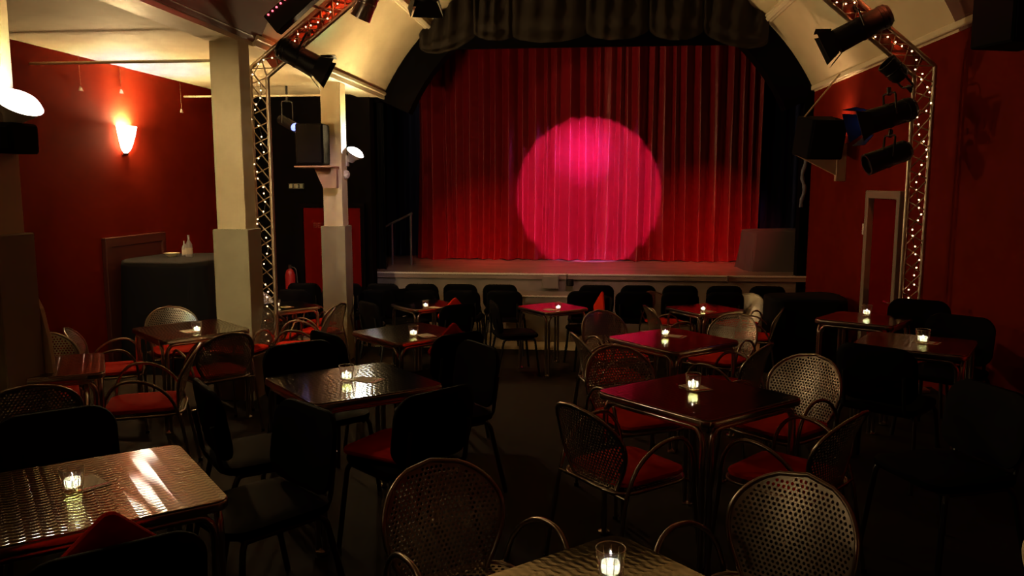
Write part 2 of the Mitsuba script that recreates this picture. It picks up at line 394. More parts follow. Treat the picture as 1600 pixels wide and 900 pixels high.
# ------------------------------------------------------------------ curtain and drapes
def curtain_panel(x0, x1, y, z0, z1, seed, flip=1, lean=0.0, nu=900, nz=46, amp=.055):
    r = np.random.default_rng(seed)
    pos, folds = 0.0, []
    while pos < 1.0:
        w = r.uniform(.036, .105); folds.append((pos, w, r.uniform(.6, 1.25))); pos += w
    edges = np.array([f[0] for f in folds] + [pos]); amps = np.array([f[2] for f in folds]); wid = np.array([f[1] for f in folds]) * abs(x1 - x0)
    def fn(u, v):
        k = np.clip(np.searchsorted(edges, u, side='right') - 1, 0, len(amps) - 1)
        f = (u - edges[k]) / (edges[k + 1] - edges[k])
        drift = meshkit.noise(np.stack([u * 9, v * 1.4 + seed, u * 0], -1), seed) - .5
        f2 = np.clip(f + drift * .25 * np.sin(np.pi * f), 0, 1)
        wave = (1 - np.abs(2 * f2 - 1) ** 1.35) * wid[k] * .75 / amp
        spread = .75 + .45 * (1 - v)
        yy = y - amp * amps[k] * wave * spread
        fold = meshkit.fbm(np.stack([u * 30, v * 3, u * 0 + seed], -1), 2, seed) - .5
        yy = yy + fold * .03
        hem = np.clip(1 - v / .06, 0, 1)
        yy = yy - hem ** 2 * .06 * (0.4 + meshkit.noise(np.stack([u * 40, u * 0, u * 0], -1), seed + 5))
        xx = x0 + (x1 - x0) * u + drift * .10 * (1 - v) + lean * (1 - v) ** 2 * np.exp(-((u - (1 if flip > 0 else 0)) / .10) ** 2)
        zz = z0 + (z1 - z0) * v + (meshkit.noise(np.stack([u * 25, u * 0, u * 0], -1), seed + 9) - .5) * .02 * (v < .01)
        return xx, yy, zz
    return grid_mesh(fn, nu, nz)
CY = 13.5
thing('stage_curtain', 'red velvet stage curtain half on the left side of the centre split', 'curtain', [(None, curtain_panel(-2.92, .16, CY, ST + .01, 4.35, 3, 1, .06), 'curtain_velvet', True)], 'red stage curtain halves')
thing('stage_curtain', 'red velvet stage curtain half on the right side of the centre split', 'curtain', [(None, curtain_panel(.06, 2.72, CY - .05, ST + .01, 4.35, 11, -1, -.10), 'curtain_velvet', True)], 'red stage curtain halves')
def drape(x0, x1, y, z0, z1, seed, amp=.04, nf=8):
    return grid_mesh(lambda u, v: (x0 + (x1 - x0) * u, y + amp * np.sin(u * nf * 2 * np.pi + seed + 1.5 * meshkit.noise(np.stack([u * 6, v * 2, v * 0], -1), seed)), z0 + (z1 - z0) * v), 120, 12)
thing('side_drape', 'dark navy side drape hanging left of the red curtain', 'drape', [(None, drape(-4.5, -2.85, 13.9, ST + .01, 4.6, 1), 'navy_cloth', True)])
thing('side_drape', 'dark navy side drape hanging right of the red curtain', 'drape', [(None, drape(2.62, 4.35, 13.8, ST + .01, 4.6, 2), 'navy_cloth', True)])
thing('side_drape', 'black drape hanging between the near stage corner and the pillar with the loudspeaker', 'drape', [(None, drape(-3.55, -3.02, 11.6, ST + .01, 3.4, 4, .03, 5), 'black_cloth', True)])

# scalloped black valance: a row of swags along the top of the arch
def swag(xa, xb, za, zb, zt, seed, sag):
    def fn(u, v):
        x = xa + (xb - xa) * u
        bottom = za + (zb - za) * u - sag * np.sin(np.pi * u) ** .55
        top = np.minimum(zt, VZ + np.sqrt(np.maximum((VR - .015) ** 2 - x ** 2, 0.01)))
        bottom = np.minimum(bottom, top - .04)
        z = bottom + (top - bottom) * v
        ph = u * 7 * np.pi + 2.2 * (1 - v) * np.sin(np.pi * u) + meshkit.noise(np.stack([u * 5, v * 2, u * 0], -1), seed) * 2
        y = 11.2 - .06 - .12 * np.sin(np.pi * u) * (1 - v * .6) - .05 * np.sin(ph) * (.3 + v) - .03 * np.sin((1 - v) ** 2 * 15) * np.sin(np.pi * u) * np.clip(1.4 - 2 * v, 0, 1)
        return x, y, z
    return grid_mesh(fn, 70, 26)
vk = Kit('valance')
for i, (xa, xb, za, zb, sag) in enumerate(((-2.37, -1.60, 3.62, 3.80, .19), (-1.62, -1.08, 3.80, 3.76, .12), (-1.10, -.08, 3.76, 3.78, .15), (-.10, .72, 3.78, 3.80, .15), (.74, 1.45, 3.80, 3.80, .18), (1.43, 2.28, 3.80, 3.62, .19))):
    vk.add('swag', swag(xa - .01, xb + .01, za, zb, 5.0, 20 + i, sag), 'valance_cloth', True)
vk.place(np.eye(4), 'black gathered valance of swags hung across the arch above the stage', 'valance')

thing('pelmet_board', 'black board behind the valance along the top of the stage opening', 'board', [(None, box(-2.85, 2.8, 11.45, 11.5, 3.63, 4.4, .004), 'black_paint', False)])

# ------------------------------------------------------------------ truss arch with fairy lights
TY = 7.0
arch = [(-2.945, -0.3), (-2.945, 2.72), (-1.35, 3.95), (1.15, 3.95), (2.69, 2.66), (2.69, -0.3)]
hw = .078
def offs(poly, o):
    P = [np.array(p, float) for p in poly]; out = []
    for i, p in enumerate(P):
        d0 = (P[i] - P[i - 1]) if i else (P[1] - P[0]); d1 = (P[i + 1] - P[i]) if i < len(P) - 1 else (P[i] - P[i - 1])
        d0 /= np.linalg.norm(d0); d1 /= np.linalg.norm(d1)
        n0, n1 = np.array([-d0[1], d0[0]]), np.array([-d1[1], d1[0]])
        b = n0 + n1; b /= np.linalg.norm(b); out.append(p + b * o / (b @ n0))
    return out
tk = Kit('lighting_truss')
Oi, Oo = offs(arch, -hw), offs(arch, hw)
for sec in range(5):
    for side in (Oi, Oo):
        for dy in (0,):
            a, b = side[sec], side[sec + 1]
            tk.add('truss_section' + (f'_{sec:03d}' if sec else '') + '/chord', tube([(a[0], TY, a[1]), (b[0], TY, b[1])], .019, 12), 'truss_metal', 40)
    a0_, a1_, b0_, b1_ = Oi[sec], Oi[sec + 1], Oo[sec], Oo[sec + 1]
    L = np.linalg.norm(np.array(a1_) - a0_); n = max(2, int(L / .125)); br = []
    for dy in (0, 1):
        for i in range(n):
            t0, t1 = i / n, (i + 1) / n
            pa = a0_ + (a1_ - a0_) * t0 if (i + dy) % 2 == 0 else b0_ + (b1_ - b0_) * t0
            pb = b0_ + (b1_ - b0_) * t1 if (i + dy) % 2 == 0 else a0_ + (a1_ - a0_) * t1
            tk.add('truss_section' + (f'_{sec:03d}' if sec else '') + '/brace', tube([(pa[0], TY + (dy - .5) * .014, pa[1]), (pb[0], TY + (dy - .5) * .014, pb[1])], .0055, 6), 'truss_metal', 40)
    if sec in (1, 3):
        d = (a1_ - a0_) / L; nn = np.array([-d[1], d[0]]); c0 = (a0_ + b0_) / 2 + d * .12; c1 = (a1_ + b1_) / 2 - d * .06
        quad = [(c0 + nn * .085), (c1 + nn * .085), (c1 - nn * .085), (c0 - nn * .085)]
        V = np.array([(q[0], TY + yy, q[1]) for yy in (.022, .032) for q in quad])
        ml = trimesh.convex.convex_hull(V)
        tk.add('truss_section' + f'_{sec:03d}' + '/lining', ml, 'red_lining', False)
tk.add('foot', box(-3.1, -2.8, TY - .11, TY + .14, F2, F2 + .03, .005), 'truss_metal', False)
tk.add('foot', box(2.53, 2.85, TY - .14, TY + .16, F1, F1 + .03, .005), 'truss_metal', False)
tk.place(np.eye(4), 'silver lattice truss arch spanning the hall in front of the stage', 'truss')

def along(poly, s):
    P = np.array(poly); L = np.r_[0, np.cumsum(np.linalg.norm(np.diff(P, axis=0), axis=1))]
    return np.array([np.interp(s, L, P[:, 0]), np.interp(s, L, P[:, 1])]), L[-1]
ico = trimesh.creation.icosphere(subdivisions=1, radius=.0078)
for side, pts, lab in ((0, arch[:3], 'string of warm fairy lights wound up the left leg of the truss'), (1, arch[:2:-1], 'string of warm fairy lights wound up the right leg of the truss')):
    tot = along(pts, 0)[1]; n = 66; bulbs, wire = [], []
    for i in range(n):
        s = .62 + (tot - .72) * i / (n - 1) + rng.uniform(-.02, .02)
        c, _ = along(pts, s); c2, _ = along(pts, s + .01)
        d = (c2 - c) / (np.linalg.norm(c2 - c) + 1e-9); nn = np.array([-d[1], d[0]])
        o = .045 * math.sin(i * .9) * rng.uniform(.3, 1.1) + rng.uniform(-.02, .02)
        p = (c[0] + nn[0] * o, TY - .035 + .05 * math.cos(i * .9), c[1] + nn[1] * o); wire.append(p)
        bulbs.append(moved(ico, M((p[0], p[1] - .014, p[2]))))
    key = numbered('fairy_lights')
    scene[key + '__bulbs'] = {**mikit.ply(cat(*bulbs), 'white_paint'), 'emitter': emit(FAIRY * np.array([1, .62, .30]), .5)}
    scene[key + '__wire'] = mikit.ply(tube(wire, .0025, 5), 'cable_black', smooth=True)
    labels[key] = {'label': lab, 'category': 'fairy lights', 'group': 'fairy lights on the truss'}
    labels[key + '__bulbs'] = {'kind': 'stuff', 'label': 'tiny glowing bulbs'}

# ------------------------------------------------------------------ lamps
def uplight(y, label, z=2.14, power=1.0, group='floodlights on the columns', x=XC + .075):
    key = numbered('floodlight'); labels[key] = {'label': label, 'category': 'lamp', 'group': group}
    m = aim((x + .035, y, z), (.55, -.2, .8))
    cap = lathe([(.106, 0), (.100, .016), (.080, .034), (.048, .046), (.0001, .051)], 28)
    scene[key + '__lens'] = {**mikit.ply(cap, 'white_paint', smooth=True, to_world=T4(m.tolist())), 'emitter': emit(UPLIGHT * power * WARM, 14)}
    hous = lathe([(.0001, -.13), (.035, -.125), (.05, -.08), (.108, -.006), (.113, .003), (.107, .003), (.10, -.005), (.03, -.05), (.0001, -.05)], 28)
    scene[key + '__housing'] = mikit.ply(hous, 'white_paint', smooth=40, to_world=T4(m.tolist()))
    scene[key + '__bracket'] = mikit.ply(cat(tube(smooth_path([(XC, y, z - .10), (x, y, z - .10), (x + .01, y, z - .06)], .03), .012), box(XC, XC + .02, y - .04, y + .04, z - .16, z - .03, .004)), 'white_paint', smooth=40)
    labels[key + '__lens'] = {'label': 'glowing warm lens'}
uplight(3.80, 'glowing floodlight on the near column at the left edge, pointing up', 2.14, .6)
uplight(9.52, 'glowing floodlight on the far column by the stage, pointing up', 2.12, 2.3)
uplight(1.0, 'floodlight on the column nearest the viewer', 2.14, .32)

def sconce(y, z, label):
    key = numbered('wall_sconce'); labels[key] = {'label': label, 'category': 'wall lamp'}
    def fn(u, v):
        t = -math.pi / 2 + math.pi * u; r = .022 + .115 * v ** .55
        return XL + .005 + r * np.cos(t) * .95, y + r * np.sin(t), z - .15 + .28 * v
    m = grid_mesh(fn, 20, 12)
    if m.face_normals[:, 0].mean() < 0: m.invert()
    scene[key + '__shade'] = {**mikit.ply(m, 'white_paint', smooth=True), 'emitter': emit(SCONCE * np.array([1, .66, .30]), 5)}
    t = np.linspace(-math.pi / 2, math.pi / 2, 16); V = [(XL + .01, y, z + .13)] + [(XL + .005 + .12 * math.cos(a), y + .125 * math.sin(a), z + .125) for a in t]
    dm = trimesh.Trimesh(np.array(V), np.array([(0, i, i + 1) for i in range(1, 16)]), process=False)
    scene[key + '__bulb_opening'] = {**mikit.ply(dm, 'white_paint'), 'emitter': emit(SCONCE * 12 * np.array([1, .70, .33]), 6)}
    scene[key + '__wall_plate'] = mikit.ply(box(XL, XL + .015, y - .05, y + .05, z - .17, z - .08, .003), 'chrome')
sconce(8.17, 2.22, 'glowing half-bowl wall lamp on the red left wall')

def spot(name, pos, target, I, col, cut, beam):
    scene[name] = {'type': 'spot', 'intensity': rgb(I * np.array(col)), 'cutoff_angle': float(cut), 'beam_width': float(beam), 'sampling_weight': 6.0,
                   'to_world': T4().look_at(origin=list(pos), target=list(target), up=[0.01, .3, 1])}
spot('curtain_spot_light', (-.15, 7.3, 3.78), (-.06, 13.5, 1.62), CURTAIN_SPOT, (1, .25, 1.05), 10.6, 10.2)
spot('curtain_hot_light', (-.15, 7.3, 3.78), (-.14, 13.5, 2.22), CURTAIN_HOT, (1, .3, 2.6), 5.0, .4)
spot('curtain_wide_light', (-.30, 11.95, 3.88), (-.2, 13.5, 2.5), CURTAIN_WIDE, (1, .30, .30), 34, 29)
spot('curtain_wash_left_light', (-.9, 7.3, 3.78), (-1.75, 13.5, .5), CURTAIN_WASH, (1, .12, .08), 11, 2)
spot('curtain_wash_right_light', (1.1, 7.3, 3.78), (1.85, 13.5, .6), CURTAIN_WASH * 1.1, (1, .12, .08), 12, 2)
spot('stage_wash_light', (.1, 7.3, 3.78), (-.1, 12.6, .5), STAGE_WASH, (1, .45, .40), 17, 6)
spot('column_flood_light', (-2.86, 3.9, 2.2), (-3.12, 6.6, 1.50), 17, (1, .74, .38), 29, 17)
spot('far_column_light', (-2.0, 6.9, 2.9), (-3.05, 9.3, 1.4), 7, (1, .80, .90), 18, 10)

spot('green_light', (-2.1, 7.3, 2.9), (-2.74, 8.21, 3.35), 6, (.02, .55, .38), 13, 2)
spot('green_light_right', (1.9, 7.3, 2.9), (2.54, 8.93, 3.62), 3.5, (.05, .5, .42), 13, 2)

spot('right_wall_uplight', (2.80, 9.72, 2.25), (2.95, 9.95, 2.95), 3.5, (1, .62, .35), 55, 8)

# stage lanterns with barn doors
def lantern(name, label, p0, p1, r=.085, doors=True, body='black_plastic', top=None, group='stage lanterns on the truss', glow=None):
    p0, p1 = np.array(p0, float), np.array(p1, float); d = p1 - p0; L = np.linalg.norm(d); d /= L
    key = numbered(name); labels[key] = {'label': label, 'category': 'stage light'}
    if group: labels[key]['group'] = group
    m = aim(p0, d)
    bl = L - (.13 if doors else 0)
    prof = [(.0001, -.0), (r * .75, 0), (r, .03), (r, .03 + .02), (r * 1.04, .055), (r * 1.04, .075), (r, .08), (r, bl * .5), (r * 1.05, bl * .52), (r * 1.05, bl * .56), (r, bl * .58), (r * 1.06, bl - .02), (r * 1.06, bl), (r * .9, bl), (r * .85, bl - .04), (.0001, bl - .045)]
    scene[key + '__body'] = mikit.ply(lathe(prof, 24), body, smooth=35, to_world=T4(m.tolist()))
    if glow is not None:
        scene[key + '__lens'] = {**mikit.ply(lathe([(r * .84, bl - .03), (r * .5, bl - .018), (.0001, bl - .012)], 24), 'white_paint', smooth=True, to_world=T4(m.tolist())), 'emitter': emit(glow, .3)}
    if doors:
        for i in range(4):
            w = r * 1.05; fl = np.array([(-w * .8, 0, 0), (w * .8, 0, 0), (w * 1.25, 0, .125), (-w * 1.25, 0, .125)])
            fl2 = fl + [0, .003, 0]; dm = trimesh.convex.convex_hull(np.vstack([fl, fl2])); 
            mm = M((0, 0, 0), i * math.pi / 2) @ M((0, w, bl)) @ M((0, 0, 0), 0, (-.45, -.28)[i % 2])
            scene[key + f'__barn_door' + (f'_{i:03d}' if i else '')] = mikit.ply(dm, 'black_plastic', to_world=T4((m @ mm).tolist()))
    # yoke: bracket round the body up to a clamp
    c = p0 + d * bl * .5; side = np.cross(d, (0, 0, 1)); side /= np.linalg.norm(side)
    tp = np.array(top) if top is not None else c + np.array([0, 0, r + .14])
    dirn = tp - c; hh = np.linalg.norm(dirn)
    scene[key + '__yoke'] = mikit.ply(cat(tube(smooth_path([c - side * (r + .012), tp - dirn / hh * .02 - side * (r + .012), tp - dirn / hh * .02 + side * (r + .012), c + side * (r + .012)], .03), .009, 8), tube([tp - dirn / hh * .03, tp + dirn / hh * .03], .018, 8)), 'black_frame', smooth=40)
lantern('stage_lantern', 'black stage lantern with barn doors hung under the left slope of the truss', (-2.72, 6.9, 2.93), (-2.30, 7.0, 2.70), .095, top=(-2.47, 7.0, 3.06))
lantern('stage_lantern', 'black stage lantern with barn doors hung under the right slope of the truss', (2.36, 6.9, 3.10), (1.86, 7.0, 2.84), .095, top=(2.12, 7.0, 3.16))
lantern('par_can', 'polished steel par can at the top edge, left of the black valance', (-1.86, 6.9, 3.42), (-2.0, 6.95, 3.16), .085, False, 'bright_steel', top=(-1.9, 7.0, 3.55), group=None)
lantern('stage_lantern', 'black lantern cut off by the top edge above the left vault', (-1.40, 6.9, 3.50), (-1.45, 7.05, 3.20), .10, True, top=(-1.42, 7.0, 3.75))
lantern('small_spotlight', 'small black spotlight on an arm beside the upper right truss leg', (2.50, 6.95, 2.60), (2.36, 6.93, 2.72), .075, False, top=(2.58, 7.0, 2.52), group=None)
lantern('profile_spotlight', 'long black profile spotlight with a blue glowing front beside the right truss leg', (2.60, 6.93, 2.36), (2.10, 6.88, 2.20), .095, True, top=(2.42, 7.0, 2.50), group=None, glow=np.array([.12, .7, 4]))
lantern('profile_spotlight', 'black spotlight hung lowest on the right truss leg', (2.58, 6.93, 2.03), (2.24, 6.90, 1.90), .085, False, top=(2.45, 7.0, 2.16), group=None)
lantern('blue_spotlight', 'distant spotlight with a thin blue-white slit of light, left of the loudspeaker on the column', (-3.985, 10.100, 2.574), (-3.681, 9.800, 2.446), .06, False, top=(-3.833, 9.95, 2.80), group=None, glow=np.array([.35, .6, 2.5]))
scene['blue_spotlight__pipe'] = mikit.ply(tube([(-3.833, 9.95, 2.78), (-3.833, 9.95, 2.98)], .014, 8), 'black_frame', smooth=40)
# red led bar
key = numbered('led_bar'); labels[key] = {'label': 'led light bar with a row of red lights at the top left of the truss', 'category': 'light bar'}
pa, pb = np.array([-2.60, 6.45, 3.08]), np.array([-2.33, 6.45, 3.30]); d = (pb - pa) / np.linalg.norm(pb - pa); mm = np.eye(4); mm[:3, 0] = d; mm[:3, 1] = (0, 1, 0); mm[:3, 2] = np.cross(d, (0, 1, 0)); mm[:3, 3] = pa
scene[key + '__housing'] = mikit.ply(moved(box(-.03, .5, -.05, .05, -.02, .15, .006), mm) if (mm @ [0, 0, 1, 0])[2] < 0 else moved(box(-.03, .5, -.05, .05, -.15, .02, .006), mm), 'black_plastic')
scene[key + '__bracket'] = mikit.ply(tube([(-2.36, 6.48, 3.20), (-2.30, 7.0, 3.24)], .012, 8), 'black_frame', smooth=40)
for i in range(9):
    c = pa + d * (.012 + i * .045) + np.array([0, -.055, 0])
    scene[key + '__led' + (f'_{i:03d}' if i else '')] = {**mikit.ply(moved(trimesh.creation.icosphere(1, .009), M(c)), 'white_paint'), 'emitter': emit((5, .35, .5), .1)}
spot('truss_red_light', (-2.0, 6.6, 3.75), (-2.30, 7.0, 3.28), 9, (1, .16, .05), 22, 8)
spot('vault_red_light', (-1.9, 6.2, 3.2), (-2.7, 5.0, 3.3), 1.3, (1, .08, .09), 55, 10)
spot('vault_red_light_right', (1.8, 6.2, 3.2), (2.6, 5.0, 3.3), 1.0, (1, .08, .09), 55, 10)
spot('truss_red_light_right', (2.3, 6.6, 3.6), (2.3, 7.0, 3.12), 6, (1, .16, .05), 22, 8)

# ------------------------------------------------------------------ loudspeakers
def speaker(label, c, size, rz, rx, bracket=None):
    w, d, h = size; key = numbered('loudspeaker'); labels[key] = {'label': label, 'category': 'loudspeaker'}
    m = M(c, rz, rx)
    scene[key + '__cabinet'] = mikit.ply(box(-w / 2, w / 2, -d / 2, d / 2, -h / 2, h / 2, .012), 'speaker_black', to_world=T4(m.tolist()))
    scene[key + '__grille'] = mikit.ply(box(-w / 2 + .02, w / 2 - .02, -d / 2 - .008, -d / 2 + .004, -h / 2 + .02, h / 2 - .02, .004), 'black_cloth', to_world=T4(m.tolist()))
    if bracket is not None: scene[key + '__bracket'] = mikit.ply(bracket, 'speaker_wood')
    return key
bw = cat(trimesh.convex.convex_hull(np.array([(x, y, z) for y in (9.14, 9.22) for x, z in ((-3.22, 1.93), (-2.96, 1.93), (-3.12, 1.70), (-2.96, 1.70))])), box(-3.40, -2.97, 8.97, 9.3, 1.935, 1.955, .004))
speaker('black loudspeaker on a wooden bracket on the far left column', (-3.22, 9.12, 2.20), (.32, .28, .46), .05, 0, bw)
bw = cat(box(XR - .11, XR, 9.78, 9.86, 1.78, 2.22, .004), trimesh.convex.convex_hull(np.array([(x, y, z) for y in (9.79, 9.85) for x, z in ((2.35, 2.1), (2.95, 2.1), (2.86, 1.84), (2.95, 1.84))])))
speaker('black tilted loudspeaker on the right wall beside the stage', (2.57, 9.55, 2.27), (.44, .34, .44), .30, .22, None)
k = 'loudspeaker_001'; scene[k + '__bracket'] = mikit.ply(bw, 'speaker_wood')
for k, pts in enumerate((([(2.33, 9.6, 2.44), (2.72, 10.2, 2.98)], 'pale'), ([(2.66, 9.7, 2.52), (2.86, 10.1, 2.98)], 'thin'))):
    pass
thing('hanging_strap', 'pale strap running from the right loudspeaker up to the vault edge', 'strap', [(None, tube([(2.36, 9.5, 2.47), (2.86, 9.9, 3.02)], .010, 6), 'cable_pale', 40)])
speaker('black box high on the right wall at the top right corner', (2.60, 5.40, 2.79), (.36, .34, .40), .30, .0)
speaker('small black box on the near column below the floodlight', (XC + .06, 3.82, 1.97), (.12, .2, .15), .0, 0)

# ------------------------------------------------------------------ tie rods and picture hooks in the aisle
for y, z in ((6.8, 2.80), (9.5, 2.80), (4.05, 2.80)):
    thing('tie_rod', {6.8: 'pale tie rod across the aisle at the middle column', 9.5: 'pale tie rod across the aisle near the stage', 4.05: 'pale tie rod across the aisle at the near column'}[y], 'rod', [(None, tube([(XL, y, z), (XC - .2, y, z)], .013, 8), 'cream_trim', 40)], 'tie rods across the aisle')
for y, z, w in ((7.46, 2.66, 'nearest the viewer'), (8.14, 2.71, 'above the wall lamp'), (9.38, 2.62, 'nearest the stage')):
    k = Kit('picture_hook'); k.add('wire', tube([(XL + .02, y, 2.97), (XL + .02, y + .01, z + .03)], .002, 5), 'cable_pale'); k.add('clip', moved(trimesh.convex.convex_hull(np.array([(0, -.035, 0), (0, .035, 0), (0, .01, .045), (0, -.01, .045), (.012, -.03, 0), (.012, .03, 0), (.012, 0, .04)])), M((XL + .015, y + .01, z - .02))), 'white_paint')
    k.place(np.eye(4), f'small white picture clip hanging on a wire on the left wall, {w}', 'hook', 'picture clips on the left wall')

# ------------------------------------------------------------------ tables
S = .70
def build_table(s, top):
    k = Kit('bistro_table'); H = .73; h = s / 2
    o = rrect(s, s, .05, 7); n = len(o)
    g = slab(o, H - .006, H, .0015)
    # flat top with uv in metres
    uv = np.asarray(g.vertices)[:, :2] + .5
    k.parts.append(('tabletop', mikit.ply(g, top, smooth=False, uv=uv), None, None))
    rim = slab(rrect(s + .008, s + .008, .054, 7), H - .034, H - .0065, .004)
    k.add('edge_band', rim, 'chrome', 40)
    def leg(sx, sy):
        q = h - .035; a = smooth_path([(sx * (q - .16), sy * (q + .012), H - .048), (sx * (q - .0), sy * (q + .012), H - .048), (sx * (q + .0), sy * (q + .012), H - .3), (sx * q, sy * (q + .012), .012)], .085, 8)
        b = smooth_path([(sx * (q + .012), sy * (q - .16), H - .048), (sx * (q + .012), sy * q, H - .048), (sx * (q + .012), sy * q, H - .3), (sx * (q + .012), sy * q, .012)], .085, 8)
        a[:, 0] -= sx * .012 * (a[:, 2] < H - .06); b[:, 1] -= sy * .012 * (b[:, 2] < H - .06)
        return cat(tube(a, .0135, 10), tube(b, .0135, 10), moved(lathe([(.0001, 0), (.03, 0), (.03, .012), (.012, .02), (.0001, .02)], 12), M((sx * q, sy * q, 0))))
    for sx in (-1, 1):
        for sy in (-1, 1): k.add('leg', leg(sx, sy), 'chrome', 40)
    q = h - .035
    for sy in (-1, 1): k.add('rail', tube([(-q + .12, sy * (q + .012), H - .048), (q - .12, sy * (q + .012), H - .048)], .0135, 10), 'chrome', 40)
    for sx in (-1, 1): k.add('rail', tube([(sx * (q + .012), -q + .12, H - .048), (sx * (q + .012), q - .12, H - .048)], .0135, 10), 'chrome', 40)
    return k
table_kits = {}
TILT = math.radians(1.1)   # the near floor falls a little towards the stage, and so do the tables on it
TAB = {
 'C': (-1.660, 2.404, F1, .710, .72, 'square metal table at the lower left corner with a glowing swirl pattern'),
 'D': (.057, 1.762, F1, -.84, .70, 'metal table cut off by the bottom edge in the middle'),
 'A': (.527, 3.853, F1, -.825, .70, 'large dark metal table in the right foreground mirroring red at its left corner'),
 'B': (-1.226, 3.942, F1, -.846, .70, 'bare grey metal table in the left middle ground, candle and flat card on it'),
 'H': (-3.06, 4.086, F1, .573, .64, 'metal table at the left edge in front of the near column'),
 'N': (2.087, 5.294, F1, -.514, .65, 'dark table on the right by the red wall, larger candle glass on it'),
 'O': (2.08, 6.25, F1, -.62, .56, 'small dark table on the right between the door and the truss leg'),
 'E': (.620, 6.010, F2, -.86, .70, 'metal table behind the large right one, red curtain mirrored in its left half'),
 'F': (-3.20, 6.06, F2, -.737, .70, 'metal table in front of the middle column on the left'),
 'G': (-1.419, 6.095, F2, -.737, .66, 'dark metal table left of the middle aisle, second from the front'),
 'J': (1.296, 9.197, F3, -.983, .64, 'farthest table on the right, bright left edge, near the stage'),
 'K': (-1.94, 9.20, F3, -.85, .62, 'farthest dark table left of the middle aisle, near the stage'),
 'I': (-3.551, 8.908, F3, -.714, .62, 'farthest table on the left, beside the left truss leg'),
 'L': (-.438, 9.128, F3, -.878, .60, 'small table in the middle aisle, mirroring bright red'),
}
WHERE = {'C': 'the lower left table', 'D': 'the bottom middle table', 'A': 'the right foreground table', 'B': 'the left middle table', 'H': 'the left edge table', 'N': 'the right wall table', 'O': 'the table near the right truss leg',
         'E': 'the second right table', 'F': 'the middle column table', 'G': 'the second left aisle table', 'J': 'the farthest right table', 'K': 'the farthest left aisle table', 'I': 'the farthest left table', 'L': 'the red mirroring aisle table'}
for n_, (x, y, z, t, s, lab) in TAB.items():
    s = (s, 'tabletop_plain' if n_ == 'D' else 'tabletop_smooth' if n_ in 'ABEJKLO' else 'tabletop_metal')
    if s not in table_kits: table_kits[s] = build_table(*s)
    table_kits[s].place(M((x, y, z), 0, -TILT if z == F1 else 0) @ M((0, 0, 0), t), lab, 'table', 'square metal bistro tables')

# ------------------------------------------------------------------ candles
gk = mikit.ply(lathe([(.0001, .001), (.026, .001), (.0275, .004), (.0285, .02), (.0365, .078)], 28), 'thin_glass', smooth=40)
gin = mikit.ply(lathe([(.0345, .078), (.0270, .0215), (.0240, .016), (.0001, .0155)], 28), 'thin_glass', smooth=40)
grim = mikit.ply(trimesh.creation.torus(.0356, .0012, 28, 6).apply_translation((0, 0, .078)), 'glass_rim', smooth=True)
gbase = mikit.ply(trimesh.creation.torus(.0272, .0014, 28, 6).apply_translation((0, 0, .0035)), 'glass_rim', smooth=True)
gfacet = mikit.ply(cat(*[tube([(.0283 * math.cos(i * .571), .0283 * math.sin(i * .571), .012), (.0352 * math.cos(i * .571), .0352 * math.sin(i * .571), .070)], .0007, 5) for i in range(11)]), 'glass_rim', smooth=True)
scene['glass_rim'] = {'type': 'twosided', 'b': {'type': 'principled', 'base_color': rgb((.8, .74, .6)), 'roughness': .15, 'specular': .8}}
waxm = mikit.ply(lathe([(.0001, .017), (.0195, .017), (.0215, .019), (.0225, .030), (.0215, .043)], 24), 'wax', smooth=35)
wickm = mikit.ply(tube([(0, 0, .018), (.0006, 0, .024), (.001, 0, .027)], .0009, 6), 'wick')
flame_mesh = lathe([(.0001, .025), (.0034, .0275), (.0052, .032), (.0046, .038), (.0024, .046), (.0001, .052)], 14)
flam = mikit.ply(flame_mesh, 'white_paint', smooth=True)
CAND = {'C': (-1.70, 2.39), 'D': (.06, 1.97), 'A': (.51, 3.93), 'B': (-1.25, 3.94), 'E': (.57, 6.09), 'F': (-3.06, 5.89), 'G': (-1.34, 5.90), 'H': (-2.98, 3.97), 'I': (-3.59, 8.80), 'J': (1.25, 8.98), 'K': (-1.88, 8.92), 'L': (-.36, 8.92), 'O': (2.13, 6.36), 'N': (2.11, 5.25)}
FC = np.array([1.0, .50, .19])
for n_, (x, y) in CAND.items():
    zt = TAB[n_][2] + .73; big = 1.22 if n_ == 'N' else 1.08; m = M((x, y, zt), rng.uniform(0, 6), s=big)
    key = numbered('candle_glass'); labels[key] = {'label': f'clear glass tumbler holding a lit tealight on {WHERE[n_]}', 'category': 'glass', 'group': 'candle glasses on the tables'}
    put(key + '__outer_wall', gk, m); put(key + '__inner_wall', gin, m); put(key + '__rim', grim, m); put(key + '__base_ring', gbase, m); put(key + '__facets', gfacet, m); labels[key + '__facets'] = {'kind': 'stuff'}
    key = numbered('tealight'); labels[key] = {'label': f'burning tealight inside the glass on {WHERE[n_]}', 'category': 'candle', 'group': 'burning tealights'}
    put(key + '__wax', waxm, m); put(key + '__wick', wickm, m); put(key + '__flame', flam, m); scene[key + '__flame']['emitter'] = emit(FLAME * FC, 1)

